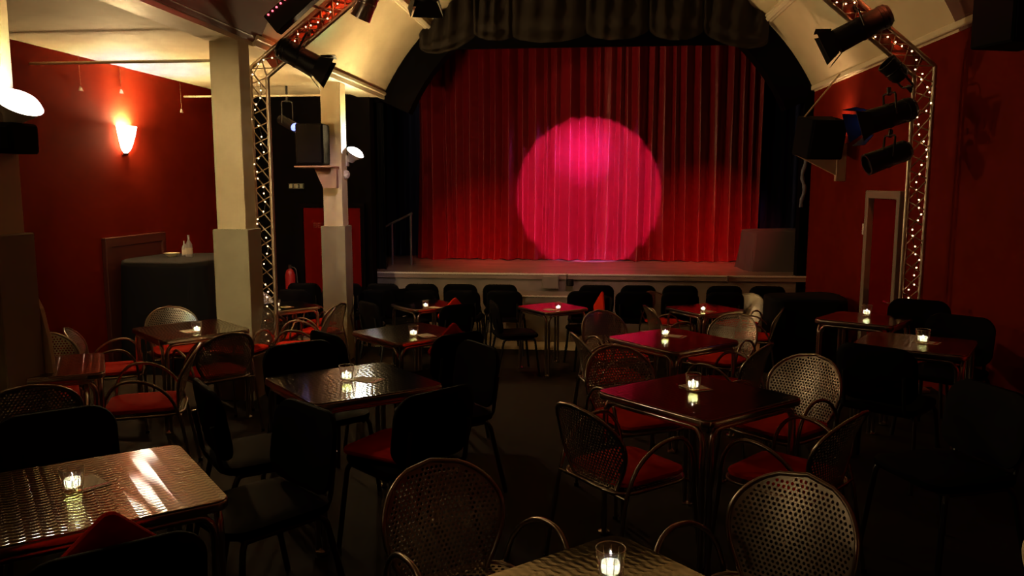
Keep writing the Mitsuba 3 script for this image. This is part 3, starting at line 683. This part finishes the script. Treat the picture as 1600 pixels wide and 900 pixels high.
# cards lying on the tables
card = mikit.ply(slab(rrect(.105, .148, .002, 2), 0, .0022, .0006), 'paper')
stripe = mikit.ply(slab(rrect(.10, .018, .001, 2), .0024, .0030, .0002), 'red_print')
for n_, dx, dy, rz in (('C', .0, .07, 1.0), ('A', .02, .055, .5), ('B', .10, .04, 1.25), ('E', .08, .02, 1.1), ('F', -.09, .05, .9), ('G', .09, .05, .7), ('I', .11, .02, .9), ('J', .06, .0, .8), ('K', .1, .03, .8), ('L', -.09, -.0, .8), ('N', .05, .06, .9)):
    x, y = CAND[n_]; zt = TAB[n_][2] + .73 + .0004; key = numbered('menu_card'); m = M((x + dx, y + dy, zt), rz)
    labels[key] = {'label': f'small cream printed card beside the candle on {WHERE[n_]}', 'category': 'card', 'group': 'cards on the tables'}
    put(key + '__sheet', card, m); put(key + '__stripe', stripe, m @ M((0, -.055, 0)))

# ------------------------------------------------------------------ perforated metal armchairs (front = +x)
def egg():
    pts = []
    for v in np.linspace(0, 1, 26):
        h = v * .40
        w =   .135 + .086 * math.sin(min(1, h / .22) * math.pi / 2) ** 1.1 if h < .22 else .221 * math.sqrt(max(0, 1 - ((h - .22) / .18) ** 2.15))
        pts.append((w, h))
    R = [(w, h) for w, h in pts]; Lf = [(-w, h) for w, h in pts[::-1]]
    return R[:-1] + [(0, .40)] + Lf[1:]
EGG = egg()
def back_map(u, v):
    u, v = np.asarray(u, float), np.asarray(v, float)
    tilt = .20
    x = -.185 - tilt * v + .95 * u * u * (.35 + .65 * np.clip(v / .25, 0, 1)) - .05 * (v / .4) ** 2
    P = np.stack([x, u, .415 + v * .965], -1)
    N = np.stack([np.ones_like(u), -1.9 * u * .9, np.full_like(u, .22)], -1); N /= np.linalg.norm(N, axis=-1, keepdims=True)
    return P, N
def seat_map(u, v):
    u, v = np.asarray(u, float), np.asarray(v, float)
    z = .440 - .012 * np.cos(u * 5) * np.cos(v * 5) - .25 * np.clip(u - .15, 0, 1) ** 2
    return np.stack([u, v, z], -1), np.tile([0, 0, 1.0], (u.size, 1))
chair = Kit('metal_armchair')
chair.add('backrest', perforated(Polygon(EGG).buffer(-.004), .0172, .0056, .006, back_map, .0016), 'steel_mesh', False)
Pb, _ = back_map([p[0] for p in EGG], [p[1] for p in EGG])
bpath = np.vstack([[(-.13, Pb[0][1], .43)], Pb, [(-.13, Pb[-1][1], .43)]])
chair.add('back_frame', tube(bpath, .0085, 8), 'steel_tube', 60)
so = rrect(.43, .43, .10, 7)
chair.add('seat', perforated(Polygon(so).buffer(-.004), .0215, .0068, .008, seat_map, .0016), 'steel_mesh', False)
Ps, _ = seat_map(np.r_[so[:, 0], so[:1, 0]], np.r_[so[:, 1], so[:1, 1]])
chair.add('seat_frame', tube(Ps, .0085, 8), 'steel_tube', 60)
for sy in (-1, 1):
    hoop = smooth_path([(.235, sy * .262, .004), (.20, sy * .235, .40), (.185, sy * .243, .56), (.11, sy * .25, .655), (-.03, sy * .25, .648), (-.15, sy * .235, .56), (-.20, sy * .225, .42), (-.265, sy * .245, .004)], .11, 7)
    chair.add('arm_hoop', tube(hoop, .0095, 9), 'steel_tube', 60)
    chair.add('foot', moved(lathe([(.0001, 0), (.013, 0), (.013, .018), (.0001, .02)], 10), M((.235, sy * .262, 0))), 'black_plastic')
    chair.add('foot', moved(lathe([(.0001, 0), (.013, 0), (.013, .018), (.0001, .02)], 10), M((-.265, sy * .245, 0))), 'black_plastic')
chair.add('crossbar', tube([(.19, -.232, .425), (.19, .232, .425)], .007, 8), 'steel_tube', 60)
chair.add('crossbar', tube([(-.20, -.226, .425), (-.20, .226, .425)], .007, 8), 'steel_tube', 60)
seat_cushion = mikit.ply(pad(.40, .40, .07, .050), 'red_cushion', smooth=50)

def away(x, y, tn, dmin):
    tx, ty = TAB[tn][:2]; d = math.hypot(x - tx, y - ty)
    if d < dmin: x, y = tx + (x - tx) / d * dmin, ty + (y - ty) / d * dmin
    return x, y
METAL = [  # x, y, floor, facing (deg), table, which one
 (-.35, 2.36, F1, -53, 'D', 'left of the two facing the viewer at {}'),
 (.50, 2.36, F1, -133, 'D', 'right of the two facing the viewer at {}'),
 (.27, 3.64, F1, 40, 'A', 'seen from behind on the near left side of {}'),
 (.27, 4.37, F1, -63, 'A', 'on the far left side of {}'),
 (1.02, 4.30, F1, -137, 'A', 'lit, on the far right side of {}'),
 (.86, 3.57, F1, 140, 'A', 'seen from behind on the near right side of {}'),
 (.23, 6.62, F2, -58, 'E', 'on the far left side of {}'),
 (.20, 5.88, F2, 16, 'E', 'on the near left side of {}'),
 (1.06, 6.58, F2, -127, 'E', 'with a pale back on the far right side of {}'),
 (.86, 5.78, F2, 147, 'E', 'dark against the light on the near right side of {}'),
 (.91, 9.82, F3, -58, 'J', 'on the far left side of {}'),
 (.92, 8.95, F3, 15, 'J', 'on the near left side of {}'),
 (1.78, 9.78, F3, -130, 'J', 'with a pale back on the far right side of {}'),
 (1.80, 8.95, F3, 165, 'J', 'on the near right side of {}'),
 (-3.55, 6.49, F2, -50, 'F', 'on the far left side of {}'),
 (-3.02, 6.55, F2, -100, 'F', 'seen edge-on on the far side of {}'),
 (-2.86, 5.74, F2, 140, 'F', 'large and dark on the near right side of {}'),
 (-3.68, 5.74, F2, 27, 'F', 'on the near left side of {}'),
 (-3.34, 4.48, F1, -54, 'H', 'behind {}, seen through'),
 (-2.86, 3.76, F1, 127, 'H', 'dark on the near side of {}'),
 (-2.60, 4.36, F1, -156, 'H', 'turned left with a bright red seat, right of {}'),
 (-4.03, 9.41, F3, -47, 'I', 'on the far left side of {}'),
 (-3.46, 8.38, F3, 92, 'I', 'on the near side of {}'),
 (-2.55, 6.72, F2, 196, 'F', 'pale and seen edge-on, right of {}'),
 (-3.10, 8.78, F3, 165, 'I', 'dark, on the near right side of {}'),
 (-3.20, 9.42, F3, -125, 'I', 'bright, on the far right side of {}'),
]
for x, y, z, a, tn, lab in METAL:
    x, y = away(x, y, tn, .47)
    m = M((x, y, z), math.radians(a))
    chair.place(m, 'metal armchair ' + lab.format(WHERE[tn]), 'chair', 'perforated metal armchairs')
    if tn == 'D': continue
    key = numbered('seat_cushion'); put(key, seat_cushion, m @ M((.01, 0, .466)))
    for cut in ('seen from behind ', 'lit, ', 'bright, ', 'with a pale back ', 'dark against the light ', 'seen edge-on ', 'large and dark ', 'turned left with a bright red seat, ', 'dark, ', 'with a bright tilted back ', 'pale and ', 'dark '): lab = lab.replace(cut, '')
    labels[key] = {'label': 'red seat cushion of the armchair ' + lab.format(WHERE[tn]), 'category': 'cushion', 'group': 'red seat cushions'}

# ------------------------------------------------------------------ black stacking chairs (front = +x)
bch = Kit('black_chair')
R90 = M((0, 0, 0), 0, 0, math.pi / 2)
def curved_back():
    m = pad(.46, .34, .10, .045, n=8, rings=7, edge=.7); V = np.array(m.vertices); y, z, x = V[:, 0], V[:, 1], V[:, 2]
    V2 = np.stack([-.225 + x + .45 * y * y - .16 * z, y, .655 + z], 1); return trimesh.Trimesh(V2, m.faces, process=False)
mb = curved_back()
bch.add('backrest', mb, 'black_fabric', 50)
bch.add('seat', moved(pad(.47, .45, .09, .06, n=7, rings=6, edge=.7), M((.01, 0, .45))), 'black_fabric', 50)
for sy in (-1, 1):
    bch.add('leg', tube(smooth_path([(.17, sy * .20, .43), (.19, sy * .215, .40), (.235, sy * .245, .003)], .04), [.013] * 8, 8), 'black_frame', 50)
    bch.add('leg', tube(smooth_path([(-.14, sy * .20, .43), (-.17, sy * .215, .40), (-.255, sy * .245, .003)], .04), [.013] * 8, 8), 'black_frame', 50)
    bch.add('back_upright', tube(smooth_path([(-.10, sy * .17, .42), (-.215, sy * .17, .43), (-.25, sy * .17, .66)], .06), .011, 8), 'black_frame', 50)
bch.add('seat_frame', cat(*[tube([(-.15, sy * .20, .418), (.18, sy * .20, .418)], .011, 8) for sy in (-1, 1)], tube([(-.15, -.2, .418), (-.15, .2, .418)], .011, 8), tube([(.17, -.2, .418), (.17, .2, .418)], .011, 8)), 'black_frame', 50)
corner_cushion = mikit.ply(pad(.30, .30, .03, .05), 'red_cushion', smooth=50)
BLACK = [  # x, y, floor, facing, table, cushion (None / 'corner' / 'seat'), label
 (-1.52, 4.28, F1, -44, 'B', None, 'facing the viewer behind {}'),
 (-1.60, 3.62, F1, 40, 'B', None, 'seen from behind on the near left side of {}'),
 (-1.32, 2.98, F1, -128, 'C', None, 'standing between {} and the next one'),
 (-.86, 3.62, F1, 140, 'B', 'seat', 'seen from behind on the near right side of {}'),
 (-.82, 4.38, F1, -141, 'B', None, 'on the far right side of {}'),
 (-1.12, 5.78, F2, 136, 'G', 'corner', 'with a red cushion, near right side of {}'),
 (-1.60, 8.80, F3, 130, 'K', 'corner', 'with a red cushion, right of {}'),
 (-.86, 8.92, F3, 19, 'L', None, 'turned right on the left side of {}'),
 (-.10, 9.28, F3, -164, 'L', 'corner', 'with a red cushion, right of {}'),
 (2.52, 6.44, F1, -118, 'O', None, 'behind {}'),
 (2.45, 5.68, F1, -131, 'N', None, 'by the wall behind {}'),
 (1.78, 4.88, F1, 51, 'N', None, 'seen from behind in front of {}'),
 (1.62, 3.70, F1, 200, None, None, 'largest dark one at the right edge'),
 (2.42, 4.75, F1, 160, 'N', 'corner', 'with a red cushion at the right edge beside {}'),
 (-2.02, 2.80, F1, -48, 'C', None, 'facing the viewer behind {}'),
 (-1.36, 2.02, F1, 131, 'C', 'corner', 'with a red cushion peak, in front of {}'),
 (-1.75, 5.70, F2, 50, 'G', None, 'on the near left side of {}'),
 (-2.32, 8.85, F3, 45, 'K', None, 'on the near left side of {}'),
 (-2.27, 9.62, F3, -45, 'K', None, 'on the far left side of {}'),
]
for x, y, z, a, tn, cu, lab in BLACK:
    if tn: x, y = away(x, y, tn, .46)
    m = M((x, y, z), math.radians(a)); w = WHERE[tn] if tn else ''
    bch.place(m, 'black chair ' + lab.format(w), 'chair', 'black padded chairs at the tables')
    if cu == 'corner':
        key = numbered('leaning_cushion'); put(key, corner_cushion, m @ M((-.125, .0, .690), 0, 0, 0) @ M((0, 0, 0), 0, 0, math.pi / 2 - .2) @ M((0, 0, 0), math.pi / 4))
        labels[key] = {'label': f'red cushion standing on its corner on the chair at {w}', 'category': 'cushion', 'group': 'red cushions stood on their corners'}
    elif cu == 'seat':
        key = numbered('seat_cushion'); put(key, seat_cushion, m @ M((.04, .03, .505), .3))
        labels[key] = {'label': f'red cushion lying on the black chair seat at {w}', 'category': 'cushion'}
ordn = ['first', 'second', 'third', 'fourth', 'fifth', 'sixth']
far = [(-3.83, 10.50), (-3.26, 10.52), (-2.76, 10.54), (-2.24, 10.56), (-1.72, 10.58), (-1.2, 10.6), (.07, 10.66), (.62, 10.68), (1.17, 10.71), (1.73, 10.73), (2.29, 10.76), (2.68, 10.2)]
near = [(-3.72, 9.85), (-3.16, 9.89), (-2.66, 9.91), (-2.11, 9.94), (-1.60, 9.97), (-1.07, 9.99), (-.06, 10.03), (.54, 10.05), (1.1, 10.08), (1.65, 10.11)]
for nm, row in (('the row nearest the stage', far[:11]), ('the second row', near)):
    for i, (x, y) in enumerate(row):
        side = 'left' if i < 6 else 'right'; j = i if i < 6 else i - 6
        bch.place(M((x, y + .05, F3), math.pi / 2 + rng.uniform(-.03, .03)), f'black chair in {nm}, {side} block, {ordn[j]} from the left', 'chair', 'black chairs in rows before the stage')

# ------------------------------------------------------------------ things on and before the stage
thing('stage_step', 'brown wooden step block against the stage front in the aisle', 'step', [('body', box(-1.15, -.27, 10.75, 11.3, F3, .235, .006), 'stage_face', False), ('edge_strip', box(-1.16, -.26, 10.735, 10.76, .225, .245, .003), 'metal_edge', False)])
thing('floor_box', 'small grey box hanging on the stage front', 'box', [(None, box(-.68, -.45, 11.20, 11.29, .28, .46, .008), 'stage_face', False)])
thing('footlight', 'small black lamp on the stage front', 'lamp', [('body', moved(lathe([(.0001, 0), (.05, 0), (.055, .04), (.05, .09), (.0001, .09)], 14), M((-.29, 11.19, .33))), 'black_plastic', 40), ('stem', box(-.34, -.325, 11.22, 11.25, .40, .50, .002), 'bright_steel', False)])
thing('stage_socket', 'small bright clip on the stage edge at the right', 'clip', [(None, box(1.88, 1.905, 11.25, 11.285, .40, .49, .004), 'bright_steel', False)])
thing('handrail', 'dark metal handrail of the steps at the left end of the stage', 'handrail', [('post', tube([(-2.81, 12.3, ST), (-2.81, 12.3, 1.28)], .018), 'hand_rail', 40), ('post', tube([(-3.11, 12.3, ST), (-3.11, 12.3, 1.14)], .016), 'hand_rail', 40), ('post', tube([(-3.38, 12.3, ST), (-3.38, 12.3, 1.01)], .016), 'hand_rail', 40), ('rail', tube([(-3.45, 12.3, .98), (-2.78, 12.3, 1.30)], .018), 'hand_rail', 40)])
mat('hand_rail', (.16, .16, .19), .4, .6)
def covered(x0, x1, y0, y1, z0, z1, seed, flare=.10, amp=.045):
    cx, cy = (x0 + x1) / 2, (y0 + y1) / 2; o = rrect(x1 - x0, y1 - y0, .16, 14); n = len(o); V, Fs = [], []
    rings = [(.02, 1.0, 0), (.5, 1.0, 0), (.9, 1.0, 0), (.985, .99, 0), (1.0, .96, 0)] + [(1.0 + flare * (1 - t) ** 2, t * .95, 1) for t in np.linspace(1, 0, 12)]
    per = np.r_[0, np.cumsum(np.linalg.norm(np.diff(o, axis=0), axis=1))]
    for s, t, w in rings:
        f = amp * np.sin(per * 19 + seed + 2 * meshkit.noise(np.c_[per * 3, per * 0, per * 0], seed)) * (1 - t) * w
        d = o / np.linalg.norm(o, axis=1, keepdims=True)
        q = o * s + d * f[:, None]
        sagz = -.03 * meshkit.noise(np.c_[o * s * 4, np.zeros(n)], seed) if t > .9 else 0
        V.append(np.c_[q[:, 0] + cx, q[:, 1] + cy, np.full(n, z0 + (z1 - z0) * t) + sagz])
    V = np.vstack(V)
    for i in range(len(rings) - 1):
        for j in range(n):
            a, b, c, d = i * n + j, i * n + (j + 1) % n, (i + 1) * n + (j + 1) % n, (i + 1) * n + j
            Fs += [(a, c, b), (a, d, c)]
    return trimesh.Trimesh(V, np.array(Fs), process=False)
thing('covered_piano', 'grey cloth draped over a box-shaped instrument on the right of the stage', 'cover', [(None, covered(2.27, 3.25, 11.9, 12.6, ST, 1.09, 5, .10), 'grey_cover', True)])
thing('covered_counter', 'dark cloth covered console against the left wall behind the middle column', 'console', [(None, covered(-4.88, -3.95, 7.75, 8.75, F3, .98, 8, .04), 'dark_cover', True)])
thing('hanging_cloth', 'thin pale twisted cloth hanging at the right side of the stage', 'cloth', [(None, tube([(2.86 + .02 * math.sin(i * .9), 11.31, 2.15 - i * .055) for i in range(14)], [.018 + .012 * abs(math.sin(i * 1.3)) for i in range(14)], 8), 'navy_pale', True)])
mat('navy_pale', (.16, .16, .22), .8)
key = 'exit_marker'; scene[key] = {**mikit.ply(box(2.62, 2.71, 13.70, 13.74, 1.30, 1.335, .003), 'white_paint'), 'emitter': emit((.35, .42, .85), .05)}
labels[key] = {'label': 'tiny pale marker light on the dark drape right of the curtain', 'category': 'light'}
# bottles and bowl on the covered console
mm = lathe([(.0001, 0), (.035, 0), (.037, .01), (.037, .13), (.012, .18), (.012, .23), (.014, .235), (.0001, .236)], 18)
for x, y, s, lab in ((-4.33, 8.25, 1.0, 'taller glass bottle with a pale label on the covered console'), (-4.42, 8.32, .72, 'shorter glass bottle on the covered console, left of the taller one')):
    thing('bottle', lab, 'bottle', [('glass', mm, 'bottle_glass', 40), ('label', moved(lathe([(.0378, .03), (.0378, .10)], 18), np.eye(4)), 'paper', 40)], 'bottles on the covered console', M((x, y, .965), 0, s=s))
thing('small_bowl', 'small cream bowl in front of the bottles on the covered console', 'bowl', [(None, lathe([(.0001, 0), (.03, 0), (.085, .045), (.088, .045), (.033, -.004 + .008), (.0001, .006)], 20), 'cream_trim', 40)], None, M((-4.50, 8.2, .965)))
thing('framed_panel', 'dark wooden framed panel on the left wall beside the covered console', 'panel', [('board', box(XL, XL + .03, 7.75, 8.75, -.1, 1.10, .004), 'dark_wood', False), ('frame', cat(box(XL, XL + .05, 7.66, 7.76, -.15, 1.2, .006), box(XL, XL + .05, 8.74, 8.82, -.15, 1.2, .006), box(XL, XL + .05, 7.66, 8.82, 1.10, 1.2, .006)), 'dark_wood', False)])
# exit sign and extinguisher in the dark end of the aisle
ek = Kit('exit_sign')
ek.add('panel', box(-4.22, -4.0, 10.90, 10.94, 1.68, 1.76, .004), 'exit_dark', False)
mat('exit_dark', (.03, .04, .03), .5)
mat('exit_pale', (.30, .34, .24), .5)
for x0, x1 in ((-4.205, -4.165), (-4.135, -4.085), (-4.055, -4.015)): ek.add('pictogram', box(x0, x1, 10.893, 10.905, 1.692, 1.748, .003), 'exit_pale', False)
ek.place(np.eye(4), 'small pale exit sign with three pictograms on the dark wall beside the middle column', 'sign')
thing('fire_extinguisher', 'red fire extinguisher on the dark wall left of the red door', 'fire extinguisher', [('cylinder', moved(lathe([(.0001, 0), (.065, 0), (.07, .02), (.07, .36), (.05, .42), (.02, .45), (.0001, .45)], 18), M((-4.22, 10.85, .12))), 'extinguisher_red', 40), ('valve', moved(lathe([(.0001, .44), (.025, .44), (.025, .50), (.0001, .51)], 10), M((-4.22, 10.85, .12))), 'bright_steel', 40), ('hose', tube(smooth_path([(-4.22, 10.83, .60), (-4.12, 10.82, .58), (-4.10, 10.82, .30)], .05), .010), 'cable_black', 40)])
thing('wall_detector', 'small grey dome fixed on the far left column below the floodlight', 'detector', [(None, moved(lathe([(.055, 0), (.055, .015), (.045, .04), (.02, .055), (.0001, .058)], 20), aim((XC, 9.45, 1.86), (1, 0, 0))), 'white_paint', 40)])
thing('light_switch', 'small white switch on the red wall left of the door', 'switch', [(None, box(XR - .015, XR, 9.0, 9.07, 1.20, 1.32, .004), 'white_paint', False)])
# cables along the left truss corner
thing('cable_bundle', 'dark cables looping down beside the upper left truss leg', 'cable', [(None, cat(tube(smooth_path([(-3.05, 6.95, 2.95), (-3.10, 6.95, 2.75), (-3.03, 6.9, 2.55), (-3.06, 6.9, 2.0), (-3.02, 6.92, 1.7), (-3.08, 6.9, 1.65), (-3.08, 6.9, 1.75)], .08), .006, 6), tube(smooth_path([(-2.9, 6.9, 3.1), (-3.02, 6.88, 2.9), (-3.1, 6.9, 2.7)], .1), .005, 6)), 'cable_black', 40)])
# cream edge of something at the lower right border
def rag(u, v):
    z = v * 1.02; a = 2 * math.pi * u
    r = 1 + .10 * np.sin(v * 21) * np.cos(a) + .05 * np.sin(v * 47 + 1)
    r = r * np.where(v > .985, .02, 1)
    z = np.minimum(z, 1.0)
    return 1.17 + .085 * r * np.cos(a), 1.98 + .085 * r * np.sin(a), z
thing('cream_post', 'cream rough-edged post at the right border of the photo', 'post', [(None, grid_mesh(rag, 32, 60), 'cream_plaster', True)])
thing('black_cover_heap', 'black cloth covered case on the floor right of the front rows', 'cover', [(None, covered(2.0, 2.85, 9.0, 9.6, F3, .50, 12, .06), 'black_cloth', True)])

thing('leaning_board', 'narrow pale curved board standing against the near column at the left edge', 'board', [(None, trimesh.convex.convex_hull(np.array([(x, y, z) for y in (3.956, 3.985) for x, z in ((-3.1, 1.165), (-2.965, 1.165), (-3.1, .0), (-2.845, .0), (-2.865, .6), (-2.895, .92), (-2.925, 1.08))])), 'cream_plaster', False)])

for _k, _v in labels.items():
    if len(_v.get('label', '').split()) > 16: print('LONG', _k, _v['label'])
